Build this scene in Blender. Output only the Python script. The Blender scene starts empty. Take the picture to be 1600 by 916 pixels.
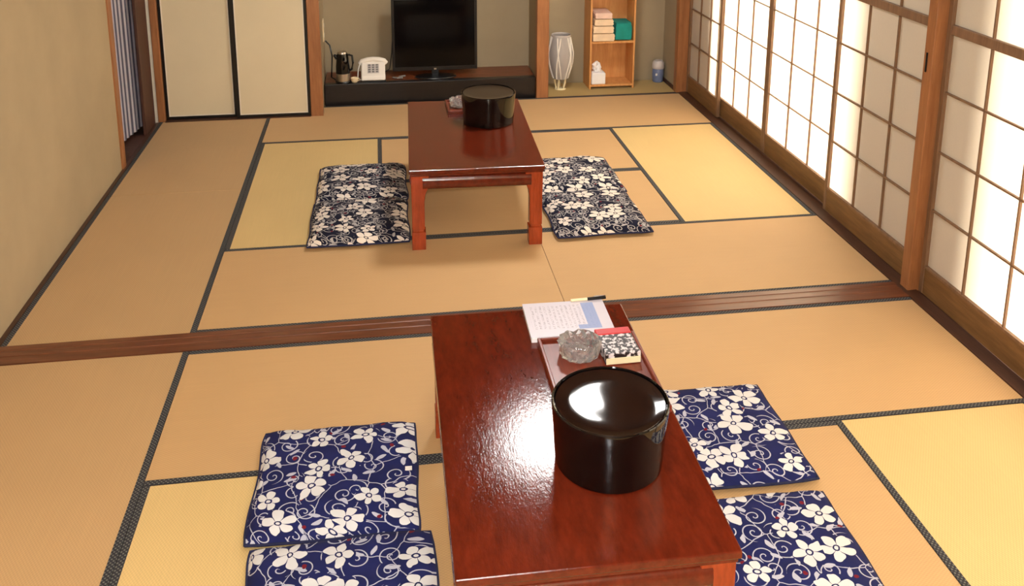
import bpy, bmesh, math, random
from mathutils import Vector, Matrix
random.seed(7)
C = bpy.context.scene.collection
S = 0.9                      # one tatami width in metres; plans below are written in mat widths
PI = math.pi

# ------------------------------------------------------------------ camera
cam = bpy.data.cameras.new('camera'); cam_o = bpy.data.objects.new('camera', cam); C.objects.link(cam_o)
cam.sensor_width = 36.0; cam.lens = 1446.8 / 1600 * 36.0
cam.shift_x = -1.85 / 1600; cam.shift_y = -(458 - 57.56) / 1600
cam.clip_start = 0.05; cam.clip_end = 200
_p, _y, _r = 0.22685, 0.14751, 0.0031478
_f = Vector((math.sin(_y)*math.cos(_p), math.cos(_y)*math.cos(_p), -math.sin(_p)))
_ri = Vector((math.cos(_y), -math.sin(_y), 0)); _u = _ri.cross(_f)
_r2 = _ri*math.cos(_r) + _u*math.sin(_r); _u2 = _u*math.cos(_r) - _ri*math.sin(_r)
_m = Matrix((_r2, _u2, -_f)).transposed().to_4x4()
_m.translation = Vector((2.0083, -4.6199, 2.6385)) * S
cam_o.matrix_world = _m
bpy.context.scene.camera = cam_o

# ------------------------------------------------------------------ world, sun, exposure
w = bpy.data.worlds.new('world'); bpy.context.scene.world = w; w.use_nodes = True
_bg = w.node_tree.nodes['Background']
_bg.inputs[0].default_value = (0.80, 0.90, 1.0, 1); _bg.inputs[1].default_value = 0.35
sun = bpy.data.lights.new('sun', 'SUN'); sun.energy = 78.0; sun.angle = math.radians(14); sun.color = (1.0, 0.985, 0.96)
sun_o = bpy.data.objects.new('sun', sun); C.objects.link(sun_o)
_sd = Vector((math.cos(math.radians(42)), 0.10, math.sin(math.radians(42)))).normalized()
sun_o.rotation_euler = _sd.to_track_quat('Z', 'Y').to_euler(); sun_o.location = (12, 1, 9)
# the photographer's small flash, just above the lens
flash = bpy.data.lights.new('camera_flash', 'POINT'); flash.energy = 520.0; flash.shadow_soft_size = 0.02; flash.color = (0.95, 0.97, 1.0)
flash_o = bpy.data.objects.new('camera_flash', flash); C.objects.link(flash_o); flash_o.location = (2.0083*S, -4.6199*S, 2.6385*S + 0.10)
vs = bpy.context.scene.view_settings
vs.view_transform = 'Standard'; vs.look = 'None'; vs.gamma = 1.0; vs.use_curve_mapping = False; vs.exposure = -0.42

# ------------------------------------------------------------------ materials
def lin(c):
    return tuple(((v/255)/12.92 if v/255 <= 0.04045 else ((v/255+0.055)/1.055)**2.4) for v in c) + (1.0,)

class NT:
    """small helper around a material node tree"""
    def __init__(self, name):
        self.m = bpy.data.materials.new(name); self.m.use_nodes = True
        self.t = self.m.node_tree; self.b = self.t.nodes['Principled BSDF']
    def n(self, kind, **kw):
        nd = self.t.nodes.new(kind)
        for k, v in kw.items(): setattr(nd, k, v)
        return nd
    def put(self, sock, v):
        if hasattr(v, 'is_output'): self.t.links.new(v, sock)
        else: sock.default_value = v
    def math(self, op, a, b=None, c=None, clamp=False):
        nd = self.n('ShaderNodeMath', operation=op, use_clamp=clamp)
        for i, v in enumerate((a, b, c)):
            if v is not None: self.put(nd.inputs[i], v)
        return nd.outputs[0]
    def mix(self, f, a, b):
        nd = self.n('ShaderNodeMix', data_type='RGBA')
        self.put(nd.inputs[0], f); self.put(nd.inputs[6], a); self.put(nd.inputs[7], b)
        return nd.outputs[2]
    def coord(self, scale=(1, 1, 1), kind='Object', rot=(0, 0, 0)):
        tc = self.n('ShaderNodeTexCoord'); mp = self.n('ShaderNodeMapping')
        self.t.links.new(tc.outputs[kind], mp.inputs[0]); mp.inputs['Scale'].default_value = scale; mp.inputs['Rotation'].default_value = rot
        return mp.outputs[0]
    def noise(self, vec, scale, detail=3, rough=0.5):
        nd = self.n('ShaderNodeTexNoise'); self.put(nd.inputs['Vector'], vec)
        nd.inputs['Scale'].default_value = scale; nd.inputs['Detail'].default_value = detail; nd.inputs['Roughness'].default_value = rough
        return nd.outputs['Fac']
    def ramp(self, fac, a, b, lo=0.3, hi=0.7):
        nd = self.n('ShaderNodeValToRGB'); self.put(nd.inputs[0], fac)
        nd.color_ramp.elements[0].position = lo; nd.color_ramp.elements[0].color = a
        nd.color_ramp.elements[1].position = hi; nd.color_ramp.elements[1].color = b
        return nd.outputs[0]
    def bump(self, h, strength=0.3, dist=0.002):
        nd = self.n('ShaderNodeBump'); nd.inputs['Strength'].default_value = strength; nd.inputs['Distance'].default_value = dist
        self.put(nd.inputs['Height'], h); self.t.links.new(nd.outputs[0], self.b.inputs['Normal'])
    def col(self, v): self.put(self.b.inputs['Base Color'], v)
    def set(self, **kw):
        for k, v in kw.items(): self.b.inputs[k.replace('_', ' ')].default_value = v
        return self

def plain(name, c, rough=0.6, var=0.06, metal=0.0, **kw):
    k = NT(name); c = lin(c)
    d = tuple(v*(1-var) for v in c[:3]) + (1,); e = tuple(min(1, v*(1+var)) for v in c[:3]) + (1,)
    k.col(k.ramp(k.noise(k.coord(), 14.0), d, e)); k.set(Roughness=rough, Metallic=metal, **kw)
    return k.m

def wood(name, c1, c2, axis='Y', rough=0.45, fine=1.0, coat=0.0):
    k = NT(name); sc = {'X': (1.2, 14, 14), 'Y': (14, 1.2, 14), 'Z': (14, 14, 1.2)}[axis]
    v = k.coord(tuple(s*fine for s in sc))
    n1 = k.noise(v, 2.2, 5, 0.6)
    n2 = k.noise(v, 9.0, 4, 0.6)
    f = k.math('ADD', k.math('MULTIPLY', n1, 0.65), k.math('MULTIPLY', n2, 0.35))
    k.col(k.ramp(f, lin(c1), lin(c2), 0.34, 0.66)); k.bump(n2, 0.12, 0.0015)
    k.set(Roughness=rough); k.b.inputs['Coat Weight'].default_value = coat; k.b.inputs['Coat Roughness'].default_value = 0.15
    return k.m

def plaster(name, c, var=0.08, bump=0.25):
    k = NT(name); v = k.coord()
    n1 = k.noise(v, 1.6, 4, 0.6); n2 = k.noise(v, 320, 2, 0.6)
    a = lin(c); d = tuple(x*(1-var) for x in a[:3])+(1,); e = tuple(x*(1+var) for x in a[:3])+(1,)
    k.col(k.mix(k.math('MULTIPLY', n2, 0.25), k.ramp(n1, d, e), tuple(x*0.8 for x in a[:3])+(1,)))
    k.bump(n2, bump, 0.0012); k.set(Roughness=0.95)
    return k.m

def tatami(name, c, axis):
    """rush matting: fine ridges along the mat, cotton warp lines across it"""
    k = NT(name); v = k.coord()
    sx = k.n('ShaderNodeSeparateXYZ'); k.put(sx.inputs[0], v)
    a, b = (sx.outputs[0], sx.outputs[1]) if axis == 'X' else (sx.outputs[1], sx.outputs[0])
    w1 = k.math('SINE', k.math('MULTIPLY', a, 2*PI/0.0165)); w2 = k.math('SINE', k.math('MULTIPLY', b, 2*PI/0.011))
    chk = k.math('MULTIPLY_ADD', k.math('MULTIPLY', w1, w2), 0.5, 0.5)
    st = k.coord((1.0, 60.0, 1) if axis == 'X' else (60.0, 1.0, 1))
    n1 = k.noise(st, 3.0, 3, 0.6); n2 = k.noise(v, 2.1, 3, 0.5)
    base = lin(c); d = tuple(x*0.84 for x in base[:3])+(1,); e = tuple(min(1, x*1.09) for x in base[:3])+(1,)
    f = k.math('ADD', k.math('MULTIPLY', chk, 0.40), k.math('ADD', k.math('MULTIPLY', n1, 0.30), k.math('MULTIPLY', n2, 0.30)))
    k.col(k.ramp(f, d, e, 0.2, 0.8)); k.bump(chk, 0.25, 0.001); k.set(Roughness=0.62)
    k.b.inputs['Sheen Weight'].default_value = 0.15; k.b.inputs['Sheen Roughness'].default_value = 0.4
    return k.m

def border_cloth(name, axis):
    k = NT(name); v = k.coord()
    sx = k.n('ShaderNodeSeparateXYZ'); k.put(sx.inputs[0], v)
    w1 = k.math('SINE', k.math('MULTIPLY', sx.outputs[0], 2*PI/0.016)); w2 = k.math('SINE', k.math('MULTIPLY', sx.outputs[1], 2*PI/0.016))
    m = k.math('GREATER_THAN', k.math('MULTIPLY', w1, w2), 0.35)
    n = k.noise(v, 120, 2)
    k.col(k.mix(k.math('MULTIPLY', m, k.math('MULTIPLY_ADD', n, 0.9, 0.2)), lin((40, 39, 44)), lin((124, 124, 114))))
    k.set(Roughness=0.85)
    return k.m

def print_cloth(name, navy, white, warm, seed, dense):
    """indigo cotton printed with five-petalled flowers, scrolling tendrils, leaves and small red berries"""
    k = NT(name)
    tc = k.n('ShaderNodeTexCoord'); sp = k.n('ShaderNodeSeparateXYZ'); k.t.links.new(tc.outputs['Object'], sp.inputs[0])
    oi = k.n('ShaderNodeObjectInfo')      # each cushion is cut from another stretch of the cloth
    cx = k.math('ADD', k.math('MULTIPLY_ADD', sp.outputs[2], 0.8, sp.outputs[0]), k.math('MULTIPLY_ADD', oi.outputs['Random'], 7.3, seed*1.37))
    cy = k.math('ADD', k.math('MULTIPLY_ADD', sp.outputs[2], 0.8, sp.outputs[1]), k.math('MULTIPLY_ADD', oi.outputs['Random'], 3.1, seed*0.71))
    c0_ = k.n('ShaderNodeCombineXYZ'); k.put(c0_.inputs[0], cx); k.put(c0_.inputs[1], cy)
    wob = k.n('ShaderNodeTexNoise'); k.put(wob.inputs['Vector'], c0_.outputs[0]); wob.inputs['Scale'].default_value = 20; wob.inputs['Detail'].default_value = 1
    ws_ = k.n('ShaderNodeSeparateColor'); k.put(ws_.inputs[0], wob.outputs['Color'])
    cx = k.math('ADD', cx, k.math('MULTIPLY_ADD', ws_.outputs[0], 0.022, -0.011)); cy = k.math('ADD', cy, k.math('MULTIPLY_ADD', ws_.outputs[1], 0.022, -0.011))
    cb = k.n('ShaderNodeCombineXYZ'); k.put(cb.inputs[0], cx); k.put(cb.inputs[1], cy); P = cb.outputs[0]
    def cells(scale, off, rnd=0.75, P=P):
        vo = k.n('ShaderNodeTexVoronoi', voronoi_dimensions='2D'); add = k.n('ShaderNodeVectorMath', operation='ADD')
        k.put(add.inputs[0], P); add.inputs[1].default_value = (off, off*0.6, 0)
        k.put(vo.inputs['Vector'], add.outputs[0]); vo.inputs['Scale'].default_value = scale; vo.inputs['Randomness'].default_value = rnd
        sub = k.n('ShaderNodeVectorMath', operation='SUBTRACT'); k.put(sub.inputs[0], add.outputs[0]); k.put(sub.inputs[1], vo.outputs['Position'])
        s = k.n('ShaderNodeSeparateXYZ'); k.put(s.inputs[0], sub.outputs[0])
        c = k.n('ShaderNodeSeparateColor'); k.put(c.inputs[0], vo.outputs['Color'])
        dx, dy = s.outputs[0], s.outputs[1]
        r = k.math('SQRT', k.math('ADD', k.math('MULTIPLY', dx, dx), k.math('MULTIPLY', dy, dy)))
        th = k.math('ARCTAN2', dy, dx)
        return dx, dy, r, th, c.outputs[0], c.outputs[1], c.outputs[2]
    # flowers
    dx, dy, r, th, c0, c1, c2 = cells(6.2, 0.0, 0.7)
    a = k.math('ABSOLUTE', k.math('COSINE', k.math('MULTIPLY_ADD', th, 2.5, k.math('MULTIPLY', c0, 6.28))))
    size = k.math('MULTIPLY_ADD', c1, 0.020, 0.041)
    edge = k.math('MULTIPLY', size, k.math('MULTIPLY_ADD', k.math('POWER', a, 0.5), k.math('MULTIPLY_ADD', ws_.outputs[2], 1.1, 0.36), 0.20))
    fl = k.math('MULTIPLY', k.math('LESS_THAN', r, edge), k.math('GREATER_THAN', k.math('ADD', a, k.math('MULTIPLY', r, -3.0)), 0.05))
    fl = k.math('MULTIPLY', fl, k.math('GREATER_THAN', k.math('ABSOLUTE', k.math('SUBTRACT', r, 0.010)), 0.0028))
    halo = k.math('GREATER_THAN', r, k.math('MULTIPLY', size, 1.12))
    # tendrils
    dx, dy, r, th, c0, c1, c2 = cells(13.5, 3.1, 0.8, c0_.outputs[0])
    sgn = k.math('SIGN', k.math('SUBTRACT', c1, 0.5))
    t = k.math('FRACT', k.math('ADD', k.math('MULTIPLY_ADD', k.math('MULTIPLY', th, sgn), 1/(2*PI), c0), k.math('MULTIPLY', r, 1/0.019)))
    cur = k.math('MULTIPLY', k.math('LESS_THAN', k.math('ABSOLUTE', k.math('SUBTRACT', t, 0.5)), 0.13), k.math('LESS_THAN', r, 0.031))
    dx, dy, r, th, c0, c1, c2 = cells(11.0, 5.3, 0.6, c0_.outputs[0])
    sgn = k.math('SIGN', k.math('SUBTRACT', c1, 0.5))
    t = k.math('FRACT', k.math('ADD', k.math('MULTIPLY_ADD', k.math('MULTIPLY', th, sgn), 1/(2*PI), c0), k.math('MULTIPLY', r, 1/0.025)))
    big = k.math('MULTIPLY', k.math('LESS_THAN', k.math('ABSOLUTE', k.math('SUBTRACT', t, 0.5)), 0.085), k.math('LESS_THAN', r, 0.042))
    cur = k.math('MAXIMUM', cur, big) if dense else big
    vo = k.n('ShaderNodeTexVoronoi', voronoi_dimensions='2D', feature='DISTANCE_TO_EDGE'); k.put(vo.inputs['Vector'], P); vo.inputs['Scale'].default_value = 8.0
    vine = k.math('LESS_THAN', vo.outputs['Distance'], 0.013)
    # leaves
    dx, dy, r, th, c0, c1, c2 = cells(14.0, 7.7, 0.9)
    ang = k.math('MULTIPLY', c0, 6.28); ca = k.math('COSINE', ang); sa = k.math('SINE', ang)
    u = k.math('ADD', k.math('MULTIPLY', dx, ca), k.math('MULTIPLY', dy, sa)); v = k.math('SUBTRACT', k.math('MULTIPLY', dy, ca), k.math('MULTIPLY', dx, sa))
    q = k.math('ADD', k.math('POWER', k.math('ABSOLUTE', k.math('MULTIPLY', u, 1/0.022)), 2), k.math('POWER', k.math('ABSOLUTE', k.math('MULTIPLY', v, 1/0.0085)), 1.6))
    leaf = k.math('MULTIPLY', k.math('LESS_THAN', q, 1.0), k.math('GREATER_THAN', c2, 0.25))
    small = k.math('MULTIPLY', k.math('MAXIMUM', k.math('MAXIMUM', cur, vine), leaf), halo)
    # berries
    dx, dy, r, th, c0, c1, c2 = cells(8.5, 11.3, 0.9)
    red = k.math('MULTIPLY', k.math('MULTIPLY', k.math('LESS_THAN', r, 0.008), k.math('GREATER_THAN', c1, 0.45)), halo)
    dye = k.noise(P, 9, 2)
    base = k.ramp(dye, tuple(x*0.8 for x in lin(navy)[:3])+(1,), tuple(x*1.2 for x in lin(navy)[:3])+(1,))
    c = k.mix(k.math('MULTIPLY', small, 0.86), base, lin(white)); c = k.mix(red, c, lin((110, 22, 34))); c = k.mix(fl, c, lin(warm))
    k.col(c); k.set(Roughness=0.9); k.bump(k.noise(P, 260, 2), 0.15, 0.001)
    k.b.inputs['Specular IOR Level'].default_value = 0.25
    return k.m

def lacquer(name, c, rough, bump=0.0, stretch=(3, 3, 3)):
    k = NT(name); v = k.coord(stretch)
    a = lin(c); k.col(k.ramp(k.noise(v, 6, 5, 0.65), tuple(x*0.72 for x in a[:3])+(1,), tuple(min(1, x*1.25) for x in a[:3])+(1,)))
    k.set(Roughness=rough)
    if bump: k.bump(k.noise(v, 22, 4, 0.7), bump, 0.0016)
    return k.m

def paper_translucent(name, c, back=0.6):
    k = NT(name); t = k.t
    dif = k.n('ShaderNodeBsdfDiffuse'); tr = k.n('ShaderNodeBsdfTranslucent'); mx = k.n('ShaderNodeMixShader')
    f = k.noise(k.coord((30, 30, 30)), 3, 4, 0.7)
    a = lin(c); cc = k.ramp(f, tuple(x*0.97 for x in a[:3])+(1,), a)
    k.put(dif.inputs[0], cc); k.put(tr.inputs[0], cc); mx.inputs[0].default_value = back
    t.links.new(dif.outputs[0], mx.inputs[1]); t.links.new(tr.outputs[0], mx.inputs[2])
    t.links.new(mx.outputs[0], t.nodes['Material Output'].inputs[0])
    return k.m

def glow(name, c, strength):
    k = NT(name); k.set(Roughness=0.8); k.col(lin(c))
    k.b.inputs['Emission Color'].default_value = lin(c); k.b.inputs['Emission Strength'].default_value = strength
    return k.m

M = {}
M['pillar_x'] = wood('reddish pillar wood', (134, 84, 47), (166, 110, 67), 'Z', 0.42)
M['beam'] = wood('brown threshold wood', (84, 44, 26), (118, 66, 40), 'X', 0.30, 1.0, 0.3)
M['sill'] = wood('dark sill wood', (58, 34, 23), (84, 52, 35), 'Y', 0.40)
M['shoji_wood'] = wood('aged screen wood', (104, 76, 52), (136, 102, 74), 'Z', 0.5)
M['shoji_board'] = wood('screen skirting board', (98, 68, 36), (128, 92, 52), 'Y', 0.45)
M['dark_wood'] = wood('dark brown jamb wood', (58, 32, 22), (82, 48, 34), 'Z', 0.5)
M['shelf_wood'] = wood('honey plywood', (196, 132, 70), (222, 164, 100), 'Z', 0.5)
M['toko_black'] = wood('black lacquered sill wood', (17, 14, 14), (30, 25, 24), 'X', 0.28)
M['toko_red'] = wood('reddish board wood', (96, 46, 24), (130, 68, 38), 'X', 0.3)
M['ceiling_wood'] = wood('dark ceiling wood', (92, 66, 44), (116, 86, 60), 'Y', 0.6)
M['wall_sand'] = plaster('sand plaster', (174, 155, 122))
M['wall_olive'] = plaster('olive sand plaster', (160, 144, 116))
M['wall_back'] = plaster('cream plaster', (176, 160, 128))
M['white_trim'] = plain('white painted trim', (226, 216, 198), 0.6)
M['fusuma_paper'] = plaster('sliding door paper', (222, 207, 174), 0.04, 0.08)
M['black_frame'] = lacquer('black door frame lacquer', (14, 12, 12), 0.3)
M['tat_a_x'] = tatami('rush mat crosswise', (200, 160, 108), 'X')
M['tat_a_y'] = tatami('rush mat lengthwise', (194, 157, 108), 'Y')
M['tat_sheen_y'] = tatami('rush mat with painted sheen', (216, 184, 121), 'Y')  # paler copy of the lengthwise mat, weave sheen painted into its colour
M['tat_c_x'] = tatami('greenish rush mat', (178, 150, 88), 'X')
M['heri'] = border_cloth('black woven border', 'X')
M['print'] = print_cloth('indigo floral print', (24, 29, 78), (192, 192, 204), (212, 210, 208), 1.0, False)
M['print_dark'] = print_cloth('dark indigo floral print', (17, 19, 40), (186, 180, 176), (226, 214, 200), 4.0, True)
M['piping'] = plain('indigo piping', (26, 29, 64), 0.9, 0.2)
M['table'] = lacquer('reddish brown table lacquer', (90, 29, 13), 0.09, 0.30, (5.0, 1.6, 5.0))
M['table_leg'] = lacquer('orange brown leg lacquer', (146, 58, 26), 0.25, 0.1, (6, 6, 1))
M['black_lacquer'] = lacquer('black lacquer', (9, 7, 7), 0.03)
M['lid_lacquer'] = lacquer('brown black lid lacquer', (30, 17, 12), 0.05)
M['tray'] = lacquer('red brown tray lacquer', (112, 44, 26), 0.3, 0.1, (8, 1, 8))
M['shoji_paper'] = paper_translucent('white screen paper', (232, 222, 206), 0.55)
M['lamp_paper'] = paper_translucent('lamp shade paper', (206, 200, 196), 0.4)
M['black_plastic'] = plain('black plastic', (16, 16, 17), 0.3, 0.1)
M['tv_screen'] = lacquer('glossy television glass', (5, 5, 6), 0.12)
M['grey_plastic'] = plain('grey plastic', (120, 118, 116), 0.5)
M['white_plastic'] = plain('white plastic', (236, 230, 220), 0.4, 0.03)
M['cream_plastic'] = plain('cream plastic', (226, 206, 170), 0.5, 0.05)
M['steel'] = plain('brushed steel', (196, 190, 182), 0.28, 0.05, 1.0)
M['towel_cream'] = plain('cream towel', (232, 206, 172), 0.95, 0.08)
M['towel_pink'] = plain('pale pink towel', (228, 196, 178), 0.95, 0.08)
M['teal'] = plain('teal towel', (22, 138, 128), 0.9, 0.12)
M['tissue'] = plain('white tissue', (240, 238, 238), 0.9, 0.02)
M['blue_jar'] = plain('blue glazed jar', (112, 124, 158), 0.3, 0.15)
M['ivory'] = plain('ivory plastic', (232, 216, 176), 0.5, 0.05)
M['grey_lid'] = plain('grey white lid', (202, 194, 190), 0.5, 0.05)
M['red_card'] = plain('red card', (186, 32, 36), 0.4, 0.06)
M['blocker_plaster'] = plaster('added blocker plaster', (110, 92, 74))
M['ground'] = plaster('dark garden soil', (84, 80, 62), 0.2, 0.6)
M['deck'] = wood('veranda planks', (70, 52, 38), (92, 72, 54), 'Y', 0.6)

def glass_mat():
    k = NT('clear cut glass'); k.col((0.96, 0.97, 0.98, 1)); k.set(Roughness=0.03, IOR=1.5)
    k.b.inputs['Transmission Weight'].default_value = 0.9
    k.bump(k.noise(k.coord(), 90, 2), 0.5, 0.004)
    return k.m
M['glass'] = glass_mat()
for n_, v_ in (('black_lacquer', 0.55), ('tv_screen', 0.22), ('table', 0.55)): M[n_].node_tree.nodes['Principled BSDF'].inputs['Specular IOR Level'].default_value = v_

def curtain_mat():
    k = NT('grey violet striped curtain'); v = k.coord()
    s = k.n('ShaderNodeSeparateXYZ'); k.put(s.inputs[0], v)
    w1 = k.math('COSINE', k.math('MULTIPLY_ADD', s.outputs[1], 2*PI*12/(0.9*S), -2*PI*12*2.68/0.9))
    k.col(k.mix(k.math('GREATER_THAN', w1, 0.86), lin((120, 118, 138)), lin((232, 226, 232)))); k.set(Roughness=0.9)
    return k.m
M['curtain'] = curtain_mat()

def print_sheet():
    k = NT('printed sheet'); v = k.coord(); s = k.n('ShaderNodeSeparateXYZ'); k.put(s.inputs[0], v)
    x, y = s.outputs[0], s.outputs[1]                       # metres from the sheet's centre
    col = k.math('GREATER_THAN', k.math('SINE', k.math('MULTIPLY', x, 2*PI/0.017)), -0.1)
    nz = k.math('GREATER_THAN', k.noise(k.coord((90, 200, 1)), 1.0, 2), 0.53)
    inx = k.math('LESS_THAN', k.math('ABSOLUTE', k.math('ADD', x, 0.02)), 0.125); iny = k.math('LESS_THAN', k.math('ABSOLUTE', k.math('SUBTRACT', y, 0.012)), 0.085)
    txt = k.math('MULTIPLY', k.math('MULTIPLY', col, nz), k.math('MULTIPLY', inx, iny))
    px = k.math('MULTIPLY', k.math('GREATER_THAN', x, 0.068), k.math('LESS_THAN', x, 0.118))
    py = k.math('LESS_THAN', k.math('ABSOLUTE', k.math('SUBTRACT', y, 0.012)), 0.095)
    lx = k.math('MULTIPLY', k.math('GREATER_THAN', x, 0.03), k.math('LESS_THAN', x, 0.118))
    ly = k.math('MULTIPLY', k.math('LESS_THAN', y, -0.055), k.math('GREATER_THAN', y, -0.085))
    pic = k.math('MAXIMUM', k.math('MULTIPLY', px, py), k.math('MULTIPLY', lx, ly))
    c = k.mix(k.math('MULTIPLY', txt, 0.42), lin((208, 202, 212)), lin((90, 80, 92)))
    k.col(k.mix(k.math('MULTIPLY', pic, 0.85), c, lin((128, 148, 196)))); k.set(Roughness=0.25)
    return k.m
M['sheet'] = print_sheet()

def box_print():
    k = NT('black and white box print'); v = k.coord((70, 70, 70))
    f = k.noise(v, 1.0, 3, 0.6)
    k.col(k.ramp(f, lin((34, 24, 26)), lin((214, 204, 204)), 0.50, 0.56)); k.set(Roughness=0.4)
    return k.m
M['box_print'] = box_print()

# ------------------------------------------------------------------ mesh helpers (all lengths in mat widths)
def bx(bm, x0, x1, y0, y1, z0, z1, bv=0.0, seg=1):
    r = bmesh.ops.create_cube(bm, size=1.0)
    for v in r['verts']:
        v.co = Vector(((x0+x1)/2 + v.co.x*(x1-x0), (y0+y1)/2 + v.co.y*(y1-y0), (z0+z1)/2 + v.co.z*(z1-z0)))
    if bv:
        es = list({e for v in r['verts'] for e in v.link_edges})
        bmesh.ops.bevel(bm, geom=es, offset=bv, segments=seg, affect='EDGES', profile=0.5)
    return bm

def box(*a, **k): return bx(bmesh.new(), *a, **k)

def lathe(prof, n=48, bm=None, cx=0, cy=0, sx=1.0, sy=1.0):
    """closed profile of (radius, z) turned about z"""
    bm = bm or bmesh.new(); rings = []
    for r, z in prof:
        if r < 1e-6: rings.append([bm.verts.new((cx, cy, z))])
        else: rings.append([bm.verts.new((cx + r*sx*math.cos(2*PI*i/n), cy + r*sy*math.sin(2*PI*i/n), z)) for i in range(n)])
    for a, b in zip(rings, rings[1:]):
        if len(a) == 1 and len(b) == 1: continue
        for i in range(n):
            j = (i+1) % n
            if len(a) == 1: bm.faces.new((a[0], b[j], b[i]))
            elif len(b) == 1: bm.faces.new((a[i], a[j], b[0]))
            else: bm.faces.new((a[i], a[j], b[j], b[i]))
    bmesh.ops.recalc_face_normals(bm, faces=bm.faces)
    return bm

def tube(pts, r, n=8, bm=None):
    bm = bm or bmesh.new(); pts = [Vector(p) for p in pts]; rings = []
    for i, p in enumerate(pts):
        d = (pts[min(i+1, len(pts)-1)] - pts[max(i-1, 0)]).normalized()
        a = d.orthogonal().normalized() if abs(d.z) > 0.95 else d.cross(Vector((0, 0, 1))).normalized()
        b = d.cross(a)
        rr = r[i] if isinstance(r, (list, tuple)) else r
        rings.append([bm.verts.new(p + a*rr*math.cos(2*PI*k/n) + b*rr*math.sin(2*PI*k/n)) for k in range(n)])
    for a, b in zip(rings, rings[1:]):
        for k in range(n): bm.faces.new((a[k], a[(k+1) % n], b[(k+1) % n], b[k]))
    bm.faces.new(rings[0]); bm.faces.new(rings[-1])
    bmesh.ops.recalc_face_normals(bm, faces=bm.faces)
    return bm

def prism(poly, axis, a0, a1, bv=0.0):
    """extrude a 2D outline along an axis: 'X' outline is (y,z), 'Y' outline is (x,z), 'Z' outline is (x,y)"""
    bm = bmesh.new()
    def pt(p, a): return {'X': (a, p[0], p[1]), 'Y': (p[0], a, p[1]), 'Z': (p[0], p[1], a)}[axis]
    A = [bm.verts.new(pt(p, a0)) for p in poly]; B = [bm.verts.new(pt(p, a1)) for p in poly]
    bm.faces.new(A); bm.faces.new(B); n = len(poly)
    for i in range(n): bm.faces.new((A[i], A[(i+1) % n], B[(i+1) % n], B[i]))
    bmesh.ops.recalc_face_normals(bm, faces=bm.faces)
    if bv: bmesh.ops.bevel(bm, geom=list(bm.edges), offset=bv, segments=1, affect='EDGES')
    return bm

def mesh_of(name, bm, m, smooth=False):
    me = bpy.data.meshes.new(name)
    for v in bm.verts: v.co *= S
    bm.to_mesh(me); bm.free(); me.materials.append(m)
    if smooth:
        for p in me.polygons: p.use_smooth = True
        me.set_sharp_from_angle(angle=math.radians(38))
    return me

def link(name, me, parent=None, loc=(0, 0, 0)):
    o = bpy.data.objects.new(name, me); C.objects.link(o); o.location = Vector(loc)*S
    if parent: o.parent = parent
    return o

def obj(name, bm, m, parent=None, loc=(0, 0, 0), smooth=False):
    return link(name, mesh_of(name, bm, m, smooth), parent, loc)

def tag(o, label=None, cat=None, group=None, kind=None):
    if label: o['label'] = label
    if cat: o['category'] = cat
    if group: o['group'] = group
    if kind: o['kind'] = kind
    return o

def thing(name, label, cat, loc=(0, 0, 0), rotz=0.0, group=None, kind=None):
    o = bpy.data.objects.new(name, None); C.objects.link(o); o.empty_display_size = 0.1
    o.location = Vector(loc)*S; o.rotation_euler = (0, 0, rotz)
    return tag(o, label, cat, group, kind)

def struct(name, bm, m, label, cat, smooth=False):
    return tag(obj(name, bm, m, None, (0, 0, 0), smooth), label, cat, kind='structure')

def dup(root, loc, rotz=None, label=None, group=None):
    r = root.copy(); C.objects.link(r); r.location = Vector(loc)*S
    if rotz is not None: r.rotation_euler = (0, 0, rotz)
    if label: r['label'] = label
    if group: r['group'] = group
    for ch in root.children:
        c = ch.copy(); C.objects.link(c); c.parent = r
        for g in ch.children:
            d = g.copy(); C.objects.link(d); d.parent = c
    return r

# ------------------------------------------------------------------ floor with its mats
YB = -0.172                                   # near edge of the threshold; far edge is y = 0
H = 0.03                                      # width of one cloth border
fl = struct('floor', box(-0.9, 5.32, -5.4, 4.75, -0.14, -0.062), M['dark_wood'], 'floor of rush mats edged with black woven borders', 'floor')
def mat_piece(x0, x1, y0, y1, m, borders=True):
    lx = x1-x0; ly = y1-y0; g = 0.0012
    cx, cy = (x0+x1)/2, (y0+y1)/2; hx, hy = lx/2-g, ly/2-g
    o = obj('tatami_mat', box(-hx, hx, -hy, hy, -0.06, 0.0, 0.002), M[m], fl, (cx, cy, 0))
    if borders:
        for s in (-1, 1):
            if lx > ly: b = box(-hx, hx, min(s*hy, s*(hy-H)), max(s*hy, s*(hy-H)), -0.03, 0.0022, 0.001)
            else: b = box(min(s*hx, s*(hx-H)), max(s*hx, s*(hx-H)), -hy, hy, -0.03, 0.0022, 0.001)
            obj('cloth_border', b, M['heri'], o)
X = [0.028, 1.0, 2.0, 4.0, 4.968]
def room_mats(y0, flip):
    f = (lambda a, b: (y0+a, y0+b)) if not flip else (lambda a, b: (y0-b, y0-a))
    for a, b in ((0, 2), (2, 4)): mat_piece(X[0], X[1], *f(a, b), 'tat_a_y')
    for x0, x1 in ((X[1], 3.0), (3.0, X[4])):
        mat_piece(x0, x1, *f(0, 1), 'tat_a_x'); mat_piece(x0, x1, *f(3, 4), 'tat_a_x')
    mat_piece(X[1], X[2], *f(1, 3), 'tat_sheen_y'); mat_piece(X[3], X[4], *f(1, 3), 'tat_sheen_y')
    for a, b in ((1, 2), (2, 3)): mat_piece(X[2], X[3], *f(a, b), 'tat_a_x')
room_mats(0.0, False); room_mats(YB, True)
mat_piece(X[0], X[4], YB-5.1, YB-4.0, 'tat_a_x')
# matting inside the recess on the right
mat_piece(3.64, 4.95, 4.015, 4.50, 'tat_c_x', False)

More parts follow.
